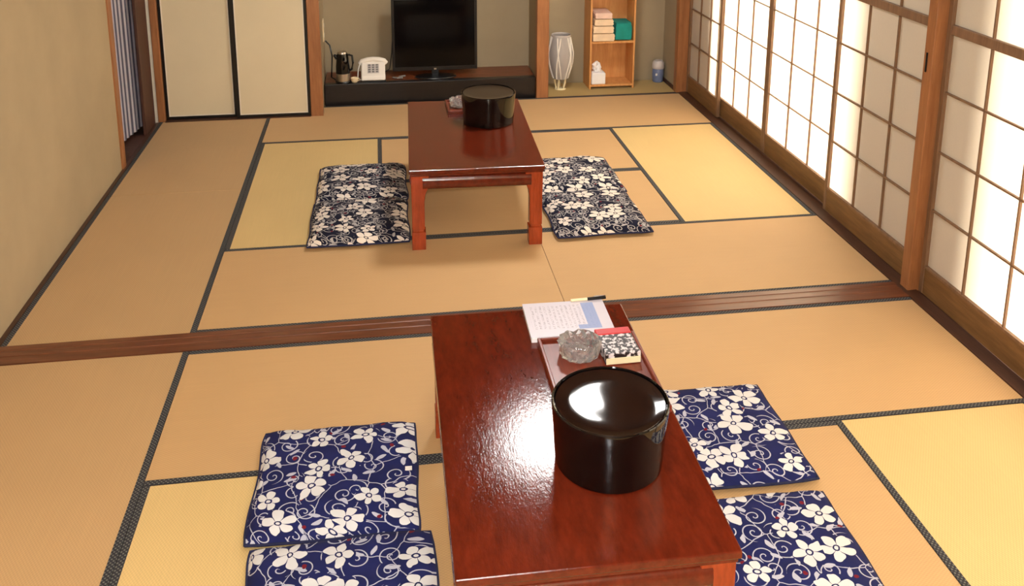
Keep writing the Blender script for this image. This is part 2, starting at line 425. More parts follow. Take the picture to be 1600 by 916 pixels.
# ------------------------------------------------------------------ threshold between the two rooms (grooved)
prof = [(YB, -0.06), (0, -0.06), (0, 0.006), (-0.040, 0.006), (-0.043, 0.0025), (-0.074, 0.0025), (-0.077, 0.006), (-0.097, 0.006), (-0.100, 0.0025), (-0.131, 0.0025), (-0.134, 0.006), (YB, 0.006)]
struct('trim_1', prism(prof, 'X', 0.0, 4.99), M['beam'], 'glossy brown grooved wooden threshold between the two rooms', 'threshold')
struct('trim_2', box(0.0, 0.0275, YB-5.1, 3.70, -0.06, 0.004, 0.001), M['sill'], 'dark wooden edging strip at the foot of the plain sand wall', 'trim')
sill = prism([(4.9685, -0.06), (5.22, -0.06), (5.22, 0.012), (5.125, 0.012), (5.125, 0.002), (5.088, 0.002), (5.088, 0.012), (5.080, 0.012), (5.080, 0.002), (5.046, 0.002), (5.046, 0.010), (4.9685, 0.006)], 'Y', YB-5.1, 4.0)
struct('trim_3', sill, M['sill'], 'dark brown sill rail under the paper screens', 'sill')

# ------------------------------------------------------------------ walls and ceiling
ZC = 4.1
struct('wall_left', box(-0.12, 0.0, -5.4, 2.53, -0.06, ZC), M['wall_sand'], 'plain sand coloured plaster wall ending at a wooden door post', 'wall')
struct('wall_left_header', box(-0.12, 0.0, 2.62, 3.73, 3.0, ZC), M['wall_sand'], 'plaster above the curtained doorway', 'wall')
struct('wall_back', box(1.39, 5.1, 4.52, 4.62, -0.06, ZC), M['wall_olive'], 'olive plaster at the back of the two recesses', 'wall')
struct('wall_divider', box(3.53, 3.63, 4.09, 4.52, -0.06, ZC), M['wall_olive'], 'short plaster wall between the television recess and the shelf recess', 'wall')
struct('wall_return', box(1.385, 1.47, 3.83, 4.52, -0.06, ZC), M['wall_olive'], 'plaster side of the television recess beside the sliding doors', 'wall')
struct('wall_recess_side', box(4.965, 5.06, 4.09, 4.52, -0.06, ZC), M['wall_olive'], 'plaster side of the shelf recess beside the paper screens', 'wall')
struct('wall_right_upper', box(5.0, 5.2, -5.4, 4.1, 3.02, ZC), M['wall_back'], 'cream plaster above the paper screens', 'wall')
struct('wall_back_upper', box(-0.1, 1.39, 3.72, 3.80, 2.98, ZC), M['wall_back'], 'plaster above the sliding doors', 'wall')
struct('wall_partition_upper', box(0.0, 5.0, -0.13, -0.05, 3.1, ZC), M['wall_back'], 'plaster above the lintel between the rooms', 'wall')
struct('trim_4', box(0.0, 5.0, -0.15, -0.02, 2.98, 3.1), M['beam'], 'wooden lintel between the rooms', 'lintel')
struct('wall_right_end', box(5.0, 5.2, -5.4, -4.19, -0.06, 3.02), M['wall_back'], 'wall beyond the last screen of the room away from the recess', 'wall')
# wall behind the camera, with a narrow gap added to let daylight in
struct('wall_front', box(-0.12, 1.42, -5.4, -5.3, -0.06, ZC), M['wall_back'], 'wall behind the photographer beside the open gap', 'wall')
struct('wall_front_end', box(1.60, 5.2, -5.4, -5.3, -0.06, ZC), M['wall_back'], 'wall behind the photographer on the window side', 'wall')
struct('ceiling', box(-0.12, 5.2, -5.4, 4.62, ZC, ZC+0.08), M['ceiling_wood'], 'boarded wooden ceiling', 'ceiling')
struct('wall_closet', box(-0.1, 1.39, 4.3, 4.38, -0.06, ZC), M['wall_olive'], 'closet wall behind the sliding doors', 'wall')
struct('wall_hall_end', box(-0.9, -0.12, 4.3, 4.4, -0.06, ZC), M['wall_back'], 'end wall of the hall beyond the curtained doorway', 'wall')
struct('wall_hall_near', box(-0.9, -0.12, 2.2, 2.3, -0.06, ZC), M['wall_back'], 'near wall of the hall beyond the curtained doorway', 'wall')
struct('ceiling_hall', box(-1.0, -0.12, 2.2, 4.4, ZC, ZC+0.08), M['ceiling_wood'], 'ceiling of the hall beyond the curtained doorway', 'ceiling')
struct('wall_hall', box(-1.0, -0.9, 2.2, 4.4, -0.06, ZC), M['wall_back'], 'hall wall beyond the curtained doorway', 'wall')

# pillars
def pillar(i, x0, x1, y0, y1, label, m='pillar_x', z1=3.05):
    return struct('trim_%d' % i, box(x0, x1, y0, y1, -0.06, z1, 0.004), M[m], label, 'pillar')
pillar(5, -0.10, 0.012, 2.53, 2.625, 'reddish wooden post where the sand wall meets the curtained doorway')
pillar(6, 1.368, 1.478, 3.715, 3.83, 'reddish wooden pillar between the sliding doors and the television recess', z1=ZC)
pillar(7, 3.522, 3.640, 3.995, 4.09, 'reddish wooden pillar between the television recess and the shelf recess', z1=ZC)
pillar(8, 4.945, 5.13, 3.995, 4.09, 'reddish wooden corner pillar between the shelf recess and the paper screens', z1=ZC)
po = pillar(9, 4.992, 5.086, -0.112, -0.03, 'reddish wooden pillar between paper screens at the threshold', z1=ZC)
obj('latch', box(-0.005, 0.0, -0.006, 0.006, -0.055, 0.055, 0.001), M['black_plastic'], po, (4.992, -0.062, 1.36))
obj('latch', box(-0.006, 0.006, -0.006, 0.0, -0.05, 0.05, 0.001), M['black_plastic'], po, (5.070, -0.112, 1.28))
pillar(10, 0.018, 0.078, 3.715, 3.79, 'slim brown corner post beside the sliding doors')
pillar(11, -0.016, 0.0175, 3.725, 3.79, 'thin white strip of trim in the corner by the doorway', 'white_trim')
pillar(12, -0.028, -0.002, 3.36, 3.70, 'dark brown door jamb boards at the curtained doorway', 'dark_wood', 3.0)
struct('trim_13', box(-0.14, -0.001, 2.63, 3.36, -0.06, 0.004, 0.001), M['dark_wood'], 'dark threshold of the curtained doorway', 'threshold')

# ------------------------------------------------------------------ paper sliding screens (shoji)
def make_shoji(wd, k=0.0058):
    """screen of width wd (along y) standing at its low-y bottom corner; room side is -x"""
    t = thing('door_1', 'shoji', 'sliding screen', kind='structure')
    st = 0.036; rows = [0.18, 0.523, 0.868, 1.212, 1.565, 1.91, 2.255, 2.6, 2.94]; D = 0.030
    me = mesh_of('stile', box(0, D, 0, st, 0.012, 3.0, 0.002), M['shoji_wood'])
    link('stile', me, t); link('stile', me, t, (0, wd-st, 0))
    obj('skirting_board', box(0.004, D-0.004, st, wd-st, 0.012, 0.172), M['shoji_board'], t)
    obj('rail', box(0.001, D-0.001, st, wd-st, 0.168, 0.184, 0.001), M['shoji_wood'], t)
    obj('rail', box(0.0, D, st, wd-st, 1.538, 1.592, 0.002), M['shoji_wood'], t)
    obj('rail', box(0.0, D, st, wd-st, 2.94, 3.0, 0.002), M['shoji_wood'], t)
    cw = (wd-2*st)/3
    hm = mesh_of('muntin', box(0.004, 0.018, st, wd-st, -k, k), M['shoji_wood']); vm = mesh_of('muntin', box(0.006, 0.020, -k, k, 0.184, 2.94), M['shoji_wood'])
    for z in rows[1:4] + rows[5:8]: link('muntin', hm, t, (0, 0, z))
    for c in (1, 2): link('muntin', vm, t, (0, st+c*cw, 0))
    pm = {}
    for c in range(3):
        for i in range(8):
            z0 = rows[i] + (0.027 if i == 4 else 0); z1 = rows[i+1] - (0.027 if i == 3 else 0); h = round(z1-z0, 4)
            if h not in pm: pm[h] = mesh_of('paper_pane', box(0.0, 0.0012, 0.0, cw, 0, h), M['shoji_paper'])
            link('paper_pane', pm[h], t, (0.0205, st+c*cw, z0))
    return t
XI, XO = 5.048, 5.090
far = [(-0.022, 1.076, XI, 'paper screen next to the threshold pillar in the room with the recess, shaded with one bright column'),
       (1.040, 1.165, XO, 'brightly sunlit paper screen of the room with the recess, next to the shaded threshold screen'),
       (2.206, 1.055, XO, 'brightly sunlit paper screen of the room with the recess, next to the corner screen'),
       (3.135, 0.859, XI, 'paper screen in the far corner beside the shelf recess, with a dark shadow low down')]
near = [(YB-1.03, 1.075, XI, 'paper screen of the room away from the recess beside the threshold pillar'), (YB-2.05, 1.05, XO, 'second paper screen of the room away from the recess from the threshold pillar'),
        (YB-3.06, 1.008, XO, 'third paper screen of the room away from the recess from the threshold pillar'), (YB-4.02, 1.0, XI, 'last paper screen of the room away from the recess')]
for i, (y, wd, x, lb) in enumerate(far + near):
    t = make_shoji(wd, 0.0036 if i in (1, 2) else 0.0052); t.name = 'door_%d' % (i+1); t.location = Vector((x, y, 0))*S; t['label'] = lb  # sunlit screens get thinner muntins, imitating glare that eats into the bars

# ------------------------------------------------------------------ fusuma sliding doors of the closet
def make_fusuma(i, x0, x1, y, lb):
    t = thing('door_%d' % i, lb, 'sliding door', ((x0+x1)/2, y, 0), kind='structure'); h = (x1-x0)/2; f = 0.026
    obj('paper_panel', box(-h+f, h-f, 0.004, 0.026, 0.03, 2.92), M['fusuma_paper'], t)
    for s in (-1, 1):
        obj('frame_stile', box(min(s*h, s*(h-f)), max(s*h, s*(h-f)), 0, 0.03, 0.008, 2.95, 0.002), M['black_frame'], t)
        a, b = sorted((s*(h-f), s*(h-f-0.010)))
        obj('paper_edge', box(a, b, 0.001, 0.006, 0.042, 2.92), M['white_trim'], t)
    obj('frame_rail', box(-h+f, h-f, 0, 0.03, 0.008, 0.034, 0.002), M['black_frame'], t)
    obj('frame_rail', box(-h+f, h-f, 0, 0.03, 2.92, 2.95, 0.002), M['black_frame'], t)
    obj('paper_edge', box(-h+f, h-f, 0.001, 0.006, 0.034, 0.044), M['white_trim'], t)
make_fusuma(9, 0.079, 0.708, 3.762, 'cream sliding closet door in black frame beside the corner post')
make_fusuma(10, 0.709, 1.366, 3.728, 'cream sliding closet door in black frame beside the reddish pillar')
struct('trim_14', box(0.079, 1.366, 3.703, 3.80, -0.06, 0.007, 0.001), M['sill'], 'sill rail under the cream sliding doors', 'sill')

# ------------------------------------------------------------------ raised recess for the television
tk = thing('alcove_platform', 'raised recess platform with black front sill and reddish board floor', 'platform', (2.5, 4.05, 0), kind='structure')
obj('front_sill', box(-1.021, 1.021, 0.0, 0.085, -0.06, 0.20, 0.006, 2), M['toko_black'], tk)
for k in range(3):
    obj('floor_board', box(-1.021, 1.021, 0.0865+k*0.128, 0.0855+(k+1)*0.128, 0.10, 0.1985, 0.001), M['toko_red'], tk)
struct('trim_15', box(3.641, 4.944, 3.999, 4.013, -0.06, 0.004, 0.001), M['dark_wood'], 'thin dark strip at the mouth of the shelf recess', 'trim')
struct('baseboard_right', box(4.951, 4.965, 4.091, 4.519, 0.0, 0.035, 0.001), M['dark_wood'], 'dark baseboard at the side of the shelf recess', 'baseboard')

# ------------------------------------------------------------------ outside: ground, veranda, added shade blockers
struct('ground', box(-12, 22, -18, 18, -0.9, -0.7), M['ground'], 'dark garden ground outside', 'ground')
for k in range(7):
    struct('veranda_plank' if k == 0 else 'veranda_plank.%03d' % k, box(5.225+k*0.13, 5.35+k*0.13, -5.3, 4.6, -0.12, -0.06, 0.002), M['deck'], 'long veranda floor plank outside the paper screens', 'plank')
struct('shade_blocker_1', box(6.50, 6.62, -0.40, 1.07, -0.7, 4.6), M['blocker_plaster'], 'added outdoor panel shading the screens by the threshold', 'wall')  # unseen occluder, added and sized to shade the threshold screens
struct('shade_blocker_2', box(5.75, 5.87, 3.50, 5.0, -0.7, 3.2), M['blocker_plaster'], 'added outdoor panel shading the corner screen', 'wall')  # unseen occluder, added to keep sun off the corner screen

struct('shade_blocker_3', box(5.24, 5.50, 3.44, 4.2, -0.055, 0.74), M['blocker_plaster'], 'added low block on the veranda shading the corner screen', 'wall')  # unseen low block, added to darken the foot of the corner screen

# ------------------------------------------------------------------ low tables
TH = 0.54
def make_table(loc, label, rz=0.0):
    t = thing('low_table', label, 'table', loc, rz); hx, hy = 0.427, 0.733
    top = obj('table_top', box(-hx, hx, -hy, hy, 0.512, TH, 0.005, 2), M['table'], t)
    obj('edge_moulding', box(-hx+0.008, hx-0.008, -hy+0.008, hy-0.008, 0.494, 0.512, 0.003), M['table'], top)
    def apron(L):
        pr = [(0.030, 0.494), (0.006, 0.490), (-0.006, 0.478), (-0.012, 0.455), (-0.011, 0.432), (-0.003, 0.412), (0.012, 0.402), (0.042, 0.402), (0.042, 0.494)]
        return prism(pr, 'X', -L, L)
    a1 = mesh_of('apron', apron(hx-0.085), M['table'], True); a2 = mesh_of('apron', apron(hy-0.085), M['table'], True)
    for me, loc_, rz in ((a1, (0, -hy+0.014, 0), 0), (a1, (0, hy-0.014, 0), PI), (a2, (-hx+0.014, 0, 0), -PI/2), (a2, (hx-0.014, 0, 0), PI/2)):
        o = link('apron', me, t, loc_); o.rotation_euler = (0, 0, rz)
    # leg with shoulder, shaped neck and block foot; outer corner at local origin, inside towards +x +y
    def leg_bm():
        bm = bmesh.new(); w0 = 0.085
        prof = [(0.0, 0.086), (0.112, 0.088), (0.118, 0.087), (0.121, 0.074), (0.134, 0.074), (0.138, 0.082), (0.32, 0.082), (0.37, 0.088), (0.415, 0.106), (0.494, 0.112)]
        out = [0.0, 0.0, 0.001, 0.009, 0.009, 0.002, 0.002, 0.001, 0.0, 0.0]
        rings = []
        for (z, w1), o_ in zip(prof, out):
            rings.append([bm.verts.new(p) for p in ((o_, o_, z), (w1, o_, z), (w1, w1, z), (o_, w1, z))])
        for a, b in zip(rings, rings[1:]):
            for i in range(4): bm.faces.new((a[i], a[(i+1) % 4], b[(i+1) % 4], b[i]))
        bm.faces.new(rings[0]); bm.faces.new(rings[-1]); bmesh.ops.recalc_face_normals(bm, faces=bm.faces)
        bmesh.ops.bevel(bm, geom=[e for e in bm.edges if abs(e.verts[0].co.z-e.verts[1].co.z) > 0.02], offset=0.004, segments=1, affect='EDGES')
        return bm
    lm = mesh_of('leg', leg_bm(), M['table_leg'])
    for sx, sy, rz in ((-1, -1, 0), (1, -1, PI/2), (1, 1, PI), (-1, 1, -PI/2)):
        o = link('leg', lm, t, (sx*(hx-0.012), sy*(hy-0.012), 0)); o.rotation_euler = (0, 0, rz)
    return t
make_table((2.61, -1.680, 0), 'reddish lacquered low table holding printed papers, a tray and a black container', -0.012)
make_table((2.615, 1.530, 0), 'reddish lacquered low table by the recess, between dark patterned cushions', -0.033)

# ------------------------------------------------------------------ black lacquer containers
def make_tub(loc, rz, label):
    t = thing('lacquer_container', label, 'container', loc, rz)
    obj('body', lathe([(0, 0), (0.172, 0.0), (0.181, 0.006), (0.1845, 0.05), (0.190, 0.14), (0.194, 0.185), (0.1965, 0.215), (0.1965, 0.222), (0.193, 0.225), (0.188, 0.222), (0.186, 0.20), (0.0, 0.20)], 96), M['black_lacquer'], t, smooth=True)
    lid = [(0, 0.2005)] + [(0.184, 0.2005)] + [(0.1855, 0.216), (0.182, 0.2195)]
    for i in range(1, 13):
        r = 0.18*(1-i/12.0); lid.append((r, 0.2130 + 0.006*(r/0.18)**6))
    obj('lid', lathe(lid, 96), M['lid_lacquer'], t, smooth=True)
    return t
make_tub((2.735, -1.958, TH), 0.0, 'round black lacquer container with a bright lid on the table with papers')
make_tub((2.770, 1.715, TH), 0.0, 'round black lacquer container on the table by the recess in front of the television')

# ------------------------------------------------------------------ trays, ashtrays, papers, box, pen
def make_tray(loc, hx, hy, label):
    t = thing('tray', label, 'tray', loc)
    obj('base', box(-hx, hx, -hy, hy, 0.0, 0.010, 0.002), M['tray'], t)
    for s in (-1, 1):
        a, b = sorted((s*hx, s*(hx-0.014))); obj('rim', box(a, b, -hy, hy, 0.0102, 0.026, 0.003), M['tray'], t)
        a, b = sorted((s*hy, s*(hy-0.014))); obj('rim', box(-hx+0.0142, hx-0.0142, a, b, 0.0102, 0.026, 0.003), M['tray'], t)
    return t
make_tray((2.822, -1.485, TH), 0.205, 0.262, 'shallow red-brown tray on the table with papers under the glass ashtray')
make_tray((2.680, 2.060, TH), 0.185, 0.150, 'shallow red-brown tray behind the container on the table by the recess')

def make_ashtray(loc, rz, label, s=1.0):
    n = 24; bm = bmesh.new()
    prof = [(0, 0.004), (0.060, 0.0), (0.078, 0.010), (0.082, 0.035), (0.086, 0.062), (0.076, 0.068), (0.060, 0.050), (0.054, 0.018), (0, 0.016)]
    rings = []
    for j, (r, z) in enumerate(prof):
        if r == 0: rings.append([bm.verts.new((0, 0, z*s))]); continue
        ring = []
        for i in range(n):
            a = 2*PI*i/n; f = 1.0 + (0.05 if (i+j) % 2 else -0.03)
            zz = z - (0.012 if (j in (4, 5) and i % 6 == 0) else 0)
            ring.append(bm.verts.new((r*f*s*math.cos(a), r*f*s*math.sin(a), zz*s)))
        rings.append(ring)
    for a, b in zip(rings, rings[1:]):
        for i in range(n):
            j = (i+1) % n
            if len(a) == 1: bm.faces.new((a[0], b[j], b[i]))
            elif len(b) == 1: bm.faces.new((a[i], a[j], b[0]))
            else:
                bm.faces.new((a[i], a[j], b[j])); bm.faces.new((a[i], b[j], b[i]))
    bmesh.ops.recalc_face_normals(bm, faces=bm.faces)
    o = tag(obj('ashtray', bm, M['glass'], None, loc), label, 'ashtray'); o.rotation_euler = (0, 0, rz)
    return o
make_ashtray((2.768, -1.345, TH+0.0105), 0.1, 'round cut glass ashtray beside the red box on the table with papers')
make_ashtray((2.600, 2.075, TH+0.0105), 0.5, 'round cut glass ashtray behind the container on the table by the recess', 0.95)

pp = thing('paper_pad', 'printed white sheet with a blue panel lying beside the tray and ashtray', 'paper', (2.775, -1.105, TH), -0.02)
obj('sheet_stack', box(-0.178, 0.178, -0.118, 0.158, 0.0, 0.024, 0.002), M['tissue'], pp)
sh = obj('printed_sheet', box(-0.180, 0.180, -0.138, 0.138, 0.0, 0.0015), M['sheet'], pp, (0, 0.020, 0.0242))
pen = thing('pen', 'black pen with pale barrel lying across the top of the printed sheets', 'pen', (2.890, -0.952, TH+0.0330), 0.04)
def rod(a, b, r): return tube([(a, 0, 0), (b, 0, 0)], r, 10)
obj('barrel', rod(-0.075, 0.0, 0.0065), M['ivory'], pen, smooth=True)
obj('cap', rod(0.0, 0.085, 0.0072), M['black_plastic'], pen, smooth=True)
obj('clip', box(0.030, 0.083, -0.0015, 0.0015, 0.008, 0.012), M['steel'], pen)

rb = thing('tissue_packet', 'small red and black patterned box on the tray beside the ashtray', 'box', (2.925, -1.350, TH+0.0105), 0.02)
obj('box_body', box(-0.072, 0.072, -0.085, 0.055, 0.0, 0.050, 0.003), M['box_print'], rb)
obj('red_lid', box(-0.073, 0.073, 0.055, 0.100, 0.0, 0.052, 0.003), M['red_card'], rb)
obj('front_flap', box(-0.070, 0.070, -0.0885, -0.0855, 0.004, 0.030), M['ivory'], rb)

# ------------------------------------------------------------------ floor cushions
def cushion_bm(hx, hy, t, seed):
    rnd = random.Random(seed); ph = [rnd.uniform(0, 6.28) for _ in range(6)]; n = 28; bm = bmesh.new()
    def P(i, j, top):
        u = -1+2*i/n; v = -1+2*j/n
        u = math.copysign(abs(u)**0.8, u); v = math.copysign(abs(v)**0.8, v)
        bow_x = 1-0.020*(1-v*v) - 0.05*max(0, abs(u*v)-0.80)*2; bow_y = 1-0.020*(1-u*u) - 0.05*max(0, abs(u*v)-0.80)*2
        x = hx*u*bow_x + 0.004*math.sin(5*v+ph[0]); y = hy*v*bow_y + 0.004*math.sin(4*u+ph[1])
        e = max(0, (1-abs(u)**5)*(1-abs(v)**5))
        wr = 0.0028*math.sin(9*u+4*v+ph[2]) + 0.0022*math.sin(13*v-6*u+ph[3]) + 0.0015*math.sin(21*u+ph[4])
        z = 0.022 + (t-0.022)*e**0.45 + wr*e**0.3 if top else 0.022 - 0.020*e**0.35
        return (x, y, z)
    T = [[bm.verts.new(P(i, j, True)) for j in range(n+1)] for i in range(n+1)]
    Bt = [[(T[i][j] if i in (0, n) or j in (0, n) else bm.verts.new(P(i, j, False))) for j in range(n+1)] for i in range(n+1)]
    for i in range(n):
        for j in range(n):
            bm.faces.new((T[i][j], T[i+1][j], T[i+1][j+1], T[i][j+1])); bm.faces.new((Bt[i][j], Bt[i][j+1], Bt[i+1][j+1], Bt[i+1][j]))
    border = [T[i][0].co.copy() for i in range(n)] + [T[n][j].co.copy() for j in range(n)] + [T[i][n].co.copy() for i in range(n, 0, -1)] + [T[0][j].co.copy() for j in range(n, 0, -1)]
    return bm, border
def make_cushion(x0, x1, y0, y1, rz, m, label, seed, t=0.075):
    th = thing('floor_cushion', label, 'cushion', ((x0+x1)/2, (y0+y1)/2, 0.0025), rz)
    bm, bd = cushion_bm((x1-x0)/2, (y1-y0)/2, t, seed)
    obj('cover', bm, M[m], th, smooth=True)
    obj('piping', tube(bd + [bd[0]], 0.0055, 6), M['piping'], th, smooth=True)
    return th
c1 = make_cushion(1.455, 2.115, -1.605, -0.945, -0.02, 'print', 'indigo floral cushion with a small white tag beside the table with papers', 1)
obj('tag', box(-0.016, 0.016, -0.012, 0.012, 0.0, 0.002), M['white_plastic'], c1, (0.288, -0.02, 0.062))
make_cushion(1.485, 2.160, -2.300, -1.612, 0.015, 'print', 'indigo floral cushion, sand wall side of the papers table, farther from the threshold', 2)
make_cushion(3.085, 3.745, -1.555, -0.895, -0.01, 'print', 'indigo floral cushion, screen side of the papers table, closer to the threshold', 3)
make_cushion(3.075, 3.715, -2.270, -1.612, -0.015, 'print', 'indigo floral cushion, screen side of the papers table, farther from the threshold', 4)
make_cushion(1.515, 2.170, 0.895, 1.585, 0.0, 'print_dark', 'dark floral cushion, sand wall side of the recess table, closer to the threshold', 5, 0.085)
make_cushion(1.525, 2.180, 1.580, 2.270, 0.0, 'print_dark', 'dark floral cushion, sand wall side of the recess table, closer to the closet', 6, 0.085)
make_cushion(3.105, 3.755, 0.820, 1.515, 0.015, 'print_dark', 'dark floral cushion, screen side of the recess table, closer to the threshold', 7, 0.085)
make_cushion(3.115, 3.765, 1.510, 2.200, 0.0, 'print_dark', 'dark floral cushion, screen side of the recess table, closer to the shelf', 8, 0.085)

# ------------------------------------------------------------------ television
PZ = 0.20
tv = thing('television', 'black flat television on a stand in the raised recess', 'television', (2.548, 4.25, PZ))
obj('housing', box(-0.418, 0.418, 0.0, 0.045, 0.055, 0.79, 0.006), M['black_plastic'], tv)
obj('screen', box(-0.392, 0.392, -0.0025, 0.0, 0.095, 0.765), M['tv_screen'], tv)
obj('bottom_bezel', box(-0.416, 0.416, -0.006, -0.0005, 0.056, 0.093, 0.002), M['black_plastic'], tv)
obj('badge', box(-0.012, 0.012, -0.010, -0.0062, 0.062, 0.078, 0.001), M['steel'], tv)
obj('neck', box(-0.035, 0.035, 0.012, 0.034, 0.010, 0.056, 0.004), M['black_plastic'], tv)
obj('stand_base', lathe([(0, 0), (0.20, 0.0), (0.205, 0.004), (0.20, 0.012), (0.0, 0.016)], 40, sx=1.0, sy=0.52), M['black_plastic'], tv, (0, -0.045, 0), True)
tag(obj('television_cable', tube([(2.13, 4.19, PZ+0.012), (2.17, 4.16, PZ+0.012), (2.22, 4.17, PZ+0.012), (2.19, 4.21, PZ+0.012), (2.25, 4.24, PZ+0.012)], 0.008, 6), M['grey_plastic'], smooth=True), 'short grey cable lying under the television', 'cable')

# ------------------------------------------------------------------ telephone
ph = thing('telephone', 'white desk telephone beside the television', 'telephone', (1.942, 4.115, PZ), 0.0)
obj('base_plate', box(-0.118, 0.118, -0.02, 0.19, 0.0, 0.012, 0.002), M['black_plastic'], ph)
obj('body', prism([(-0.02, 0.012), (0.19, 0.012), (0.19, 0.155), (0.12, 0.165), (-0.012, 0.055)], 'X', -0.115, 0.115, 0.008), M['white_plastic'], ph)
obj('keypad_panel', prism([(0.008, 0.079), (0.010, 0.0815), (0.090, 0.1495), (0.092, 0.147)], 'X', -0.055, 0.055), M['grey_lid'], ph)
km = mesh_of('key', box(-0.012, 0.012, -0.007, 0.007, 0, 0.006, 0.001), M['grey_plastic'])
for r_ in range(4):
    for c_ in range(3):
        o = link('key', km, ph, (-0.036+c_*0.036, 0.020+r_*0.020, 0.0905+r_*0.0168)); o.rotation_euler = (math.atan2(0.068, 0.08), 0, 0)
hs = obj('handset', tube([(-0.128, 0.140, 0.140), (-0.105, 0.140, 0.166), (-0.055, 0.140, 0.182), (0, 0.140, 0.187), (0.055, 0.140, 0.182), (0.105, 0.140, 0.166), (0.128, 0.140, 0.140)], [0.022, 0.027, 0.025, 0.024, 0.025, 0.027, 0.022], 12), M['white_plastic'], ph, smooth=True)
obj('handset_cord', tube([(-0.126, 0.14, 0.15), (-0.145, 0.11, 0.09), (-0.150, 0.06, 0.02), (-0.12, 0.02, 0.012)], 0.006, 6), M['white_plastic'], ph, smooth=True)
obj('line_cord', tube([(0.10, 0.19, 0.03), (0.16, 0.22, 0.06), (0.185, 0.30, 0.20), (0.195, 0.395, 0.30)], 0.005, 6), M['black_plastic'], ph, smooth=True)

# ------------------------------------------------------------------ kettle, cup, socket
kt = thing('electric_kettle', 'black electric kettle with a steel base band beside the pillar', 'kettle', (1.655, 4.130, PZ))
obj('power_base', lathe([(0, 0), (0.075, 0), (0.078, 0.008), (0.072, 0.018), (0, 0.018)], 32), M['black_plastic'], kt, smooth=True)
obj('steel_band', lathe([(0, 0.0185), (0.066, 0.0185), (0.067, 0.030), (0.066, 0.092), (0, 0.092)], 40), M['steel'], kt, smooth=True)
obj('body', lathe([(0, 0.0925), (0.067, 0.0925), (0.066, 0.16), (0.058, 0.24), (0.050, 0.285), (0, 0.285)], 40), M['black_lacquer'], kt, smooth=True)
obj('lid', lathe([(0, 0.2855), (0.048, 0.2855), (0.045, 0.302), (0.03, 0.310), (0, 0.312)], 32), M['steel'], kt, smooth=True)
obj('handle', tube([(0.055, 0.0, 0.270), (0.090, -0.01, 0.262), (0.098, -0.012, 0.20), (0.085, -0.01, 0.13), (0.062, 0.0, 0.115)], 0.011, 8), M['black_plastic'], kt, smooth=True)
obj('spout', tube([(-0.050, 0, 0.24), (-0.072, 0, 0.265), (-0.082, 0, 0.272)], [0.022, 0.016, 0.010], 10), M['black_plastic'], kt, smooth=True)
obj('power_cord', tube([(-0.07, 0.04, 0.010), (-0.115, 0.08, 0.03), (-0.105, 0.16, 0.22), (-0.125, 0.17, 0.33), (-0.165, 0.17, 0.375)], 0.0075, 6), M['black_plastic'], kt, smooth=True)
ws = thing('wall_socket', 'white wall socket plate on the side of the television recess', 'socket', (1.4705, 4.30, 0.68))
obj('plate', box(0.0, 0.010, -0.045, 0.045, -0.11, 0.11, 0.003), M['cream_plastic'], ws)
for z in (-0.05, 0.05): obj('outlet', box(0.0102, 0.013, -0.015, 0.015, z-0.02, z+0.02, 0.001), M['white_plastic'], ws)
cu = thing('cup', 'small cream cup between the kettle and the telephone', 'cup', (1.762, 4.110, PZ))
obj('bowl', lathe([(0, 0.0), (0.022, 0.0), (0.030, 0.012), (0.036, 0.045), (0.034, 0.046), (0.027, 0.014), (0, 0.010)], 24), M['cream_plastic'], cu, smooth=True)
obj('handle', tube([(0.033, 0, 0.038), (0.048, 0, 0.034), (0.048, 0, 0.018), (0.031, 0, 0.014)], 0.004, 6), M['cream_plastic'], cu, smooth=True)
cb = thing('wooden_spoon_rest', 'dark narrow stand behind the cup by the telephone', 'stand', (1.775, 4.22, PZ))
obj('board', box(-0.045, 0.045, -0.02, 0.02, 0, 0.012, 0.002), M['toko_red'], cb)
obj('upright', box(-0.045, 0.045, 0.012, 0.02, 0.012, 0.075, 0.002), M['toko_red'], cb)

# ------------------------------------------------------------------ shelf unit
SX0, SX1, SY0, SY1, SB = 4.104, 4.572, 4.225, 4.505, 0.019
sf = thing('open_shelf', 'narrow honey coloured open shelf unit standing in the recess', 'shelf', ((SX0+SX1)/2, SY0, 0.0)); hw = (SX1-SX0)/2; dp = SY1-SY0
for s in (-1, 1):
    a, b = sorted((s*hw, s*(hw-SB))); obj('side_panel', box(a, b, 0, dp, 0.001, 1.55, 0.002), M['shelf_wood'], sf)
for z in (0.025, 0.475, 0.98, 1.53): obj('shelf_board', box(-hw+SB+0.0005, hw-SB-0.0005, 0.002, dp-0.009, z, z+0.022, 0.001), M['shelf_wood'], sf)
obj('back_panel', box(-hw+SB+0.0005, hw-SB-0.0005, dp-0.008, dp, 0.005, 1.54), M['shelf_wood'], sf)
ZS = 0.4975
def towel_bm(hx, hy, h, seed):
    rnd = random.Random(seed); bm = bmesh.new(); n = 10
    # folded towel: rounded fold toward the front, layered edge
    pr = [(-hx, 0.004), (-hx-0.004, h*0.3), (-hx, h*0.52), (-hx-0.005, h*0.75), (-hx+0.003, h), (hx-0.004, h-0.002), (hx+0.005, h*0.72), (hx, h*0.5), (hx+0.004, h*0.25), (hx-0.003, 0.0)]
    secs = []
    for j in range(n+1):
        y = -hy + 2*hy*j/n; sc = 0.80 + 0.20*math.sin(PI*min(1, (j+1.2)/3.2)/2) if j < 3 else 1.0
        secs.append([bm.verts.new((x + rnd.uniform(-1, 1)*0.003, y, h/2 + (z-h/2)*sc)) for x, z in pr])
    for a, b in zip(secs, secs[1:]):
        for i in range(len(pr)): bm.faces.new((a[i], a[(i+1) % len(pr)], b[(i+1) % len(pr)], b[i]))
    bm.faces.new(secs[0]); bm.faces.new(secs[-1]); bmesh.ops.recalc_face_normals(bm, faces=bm.faces)
    return bm
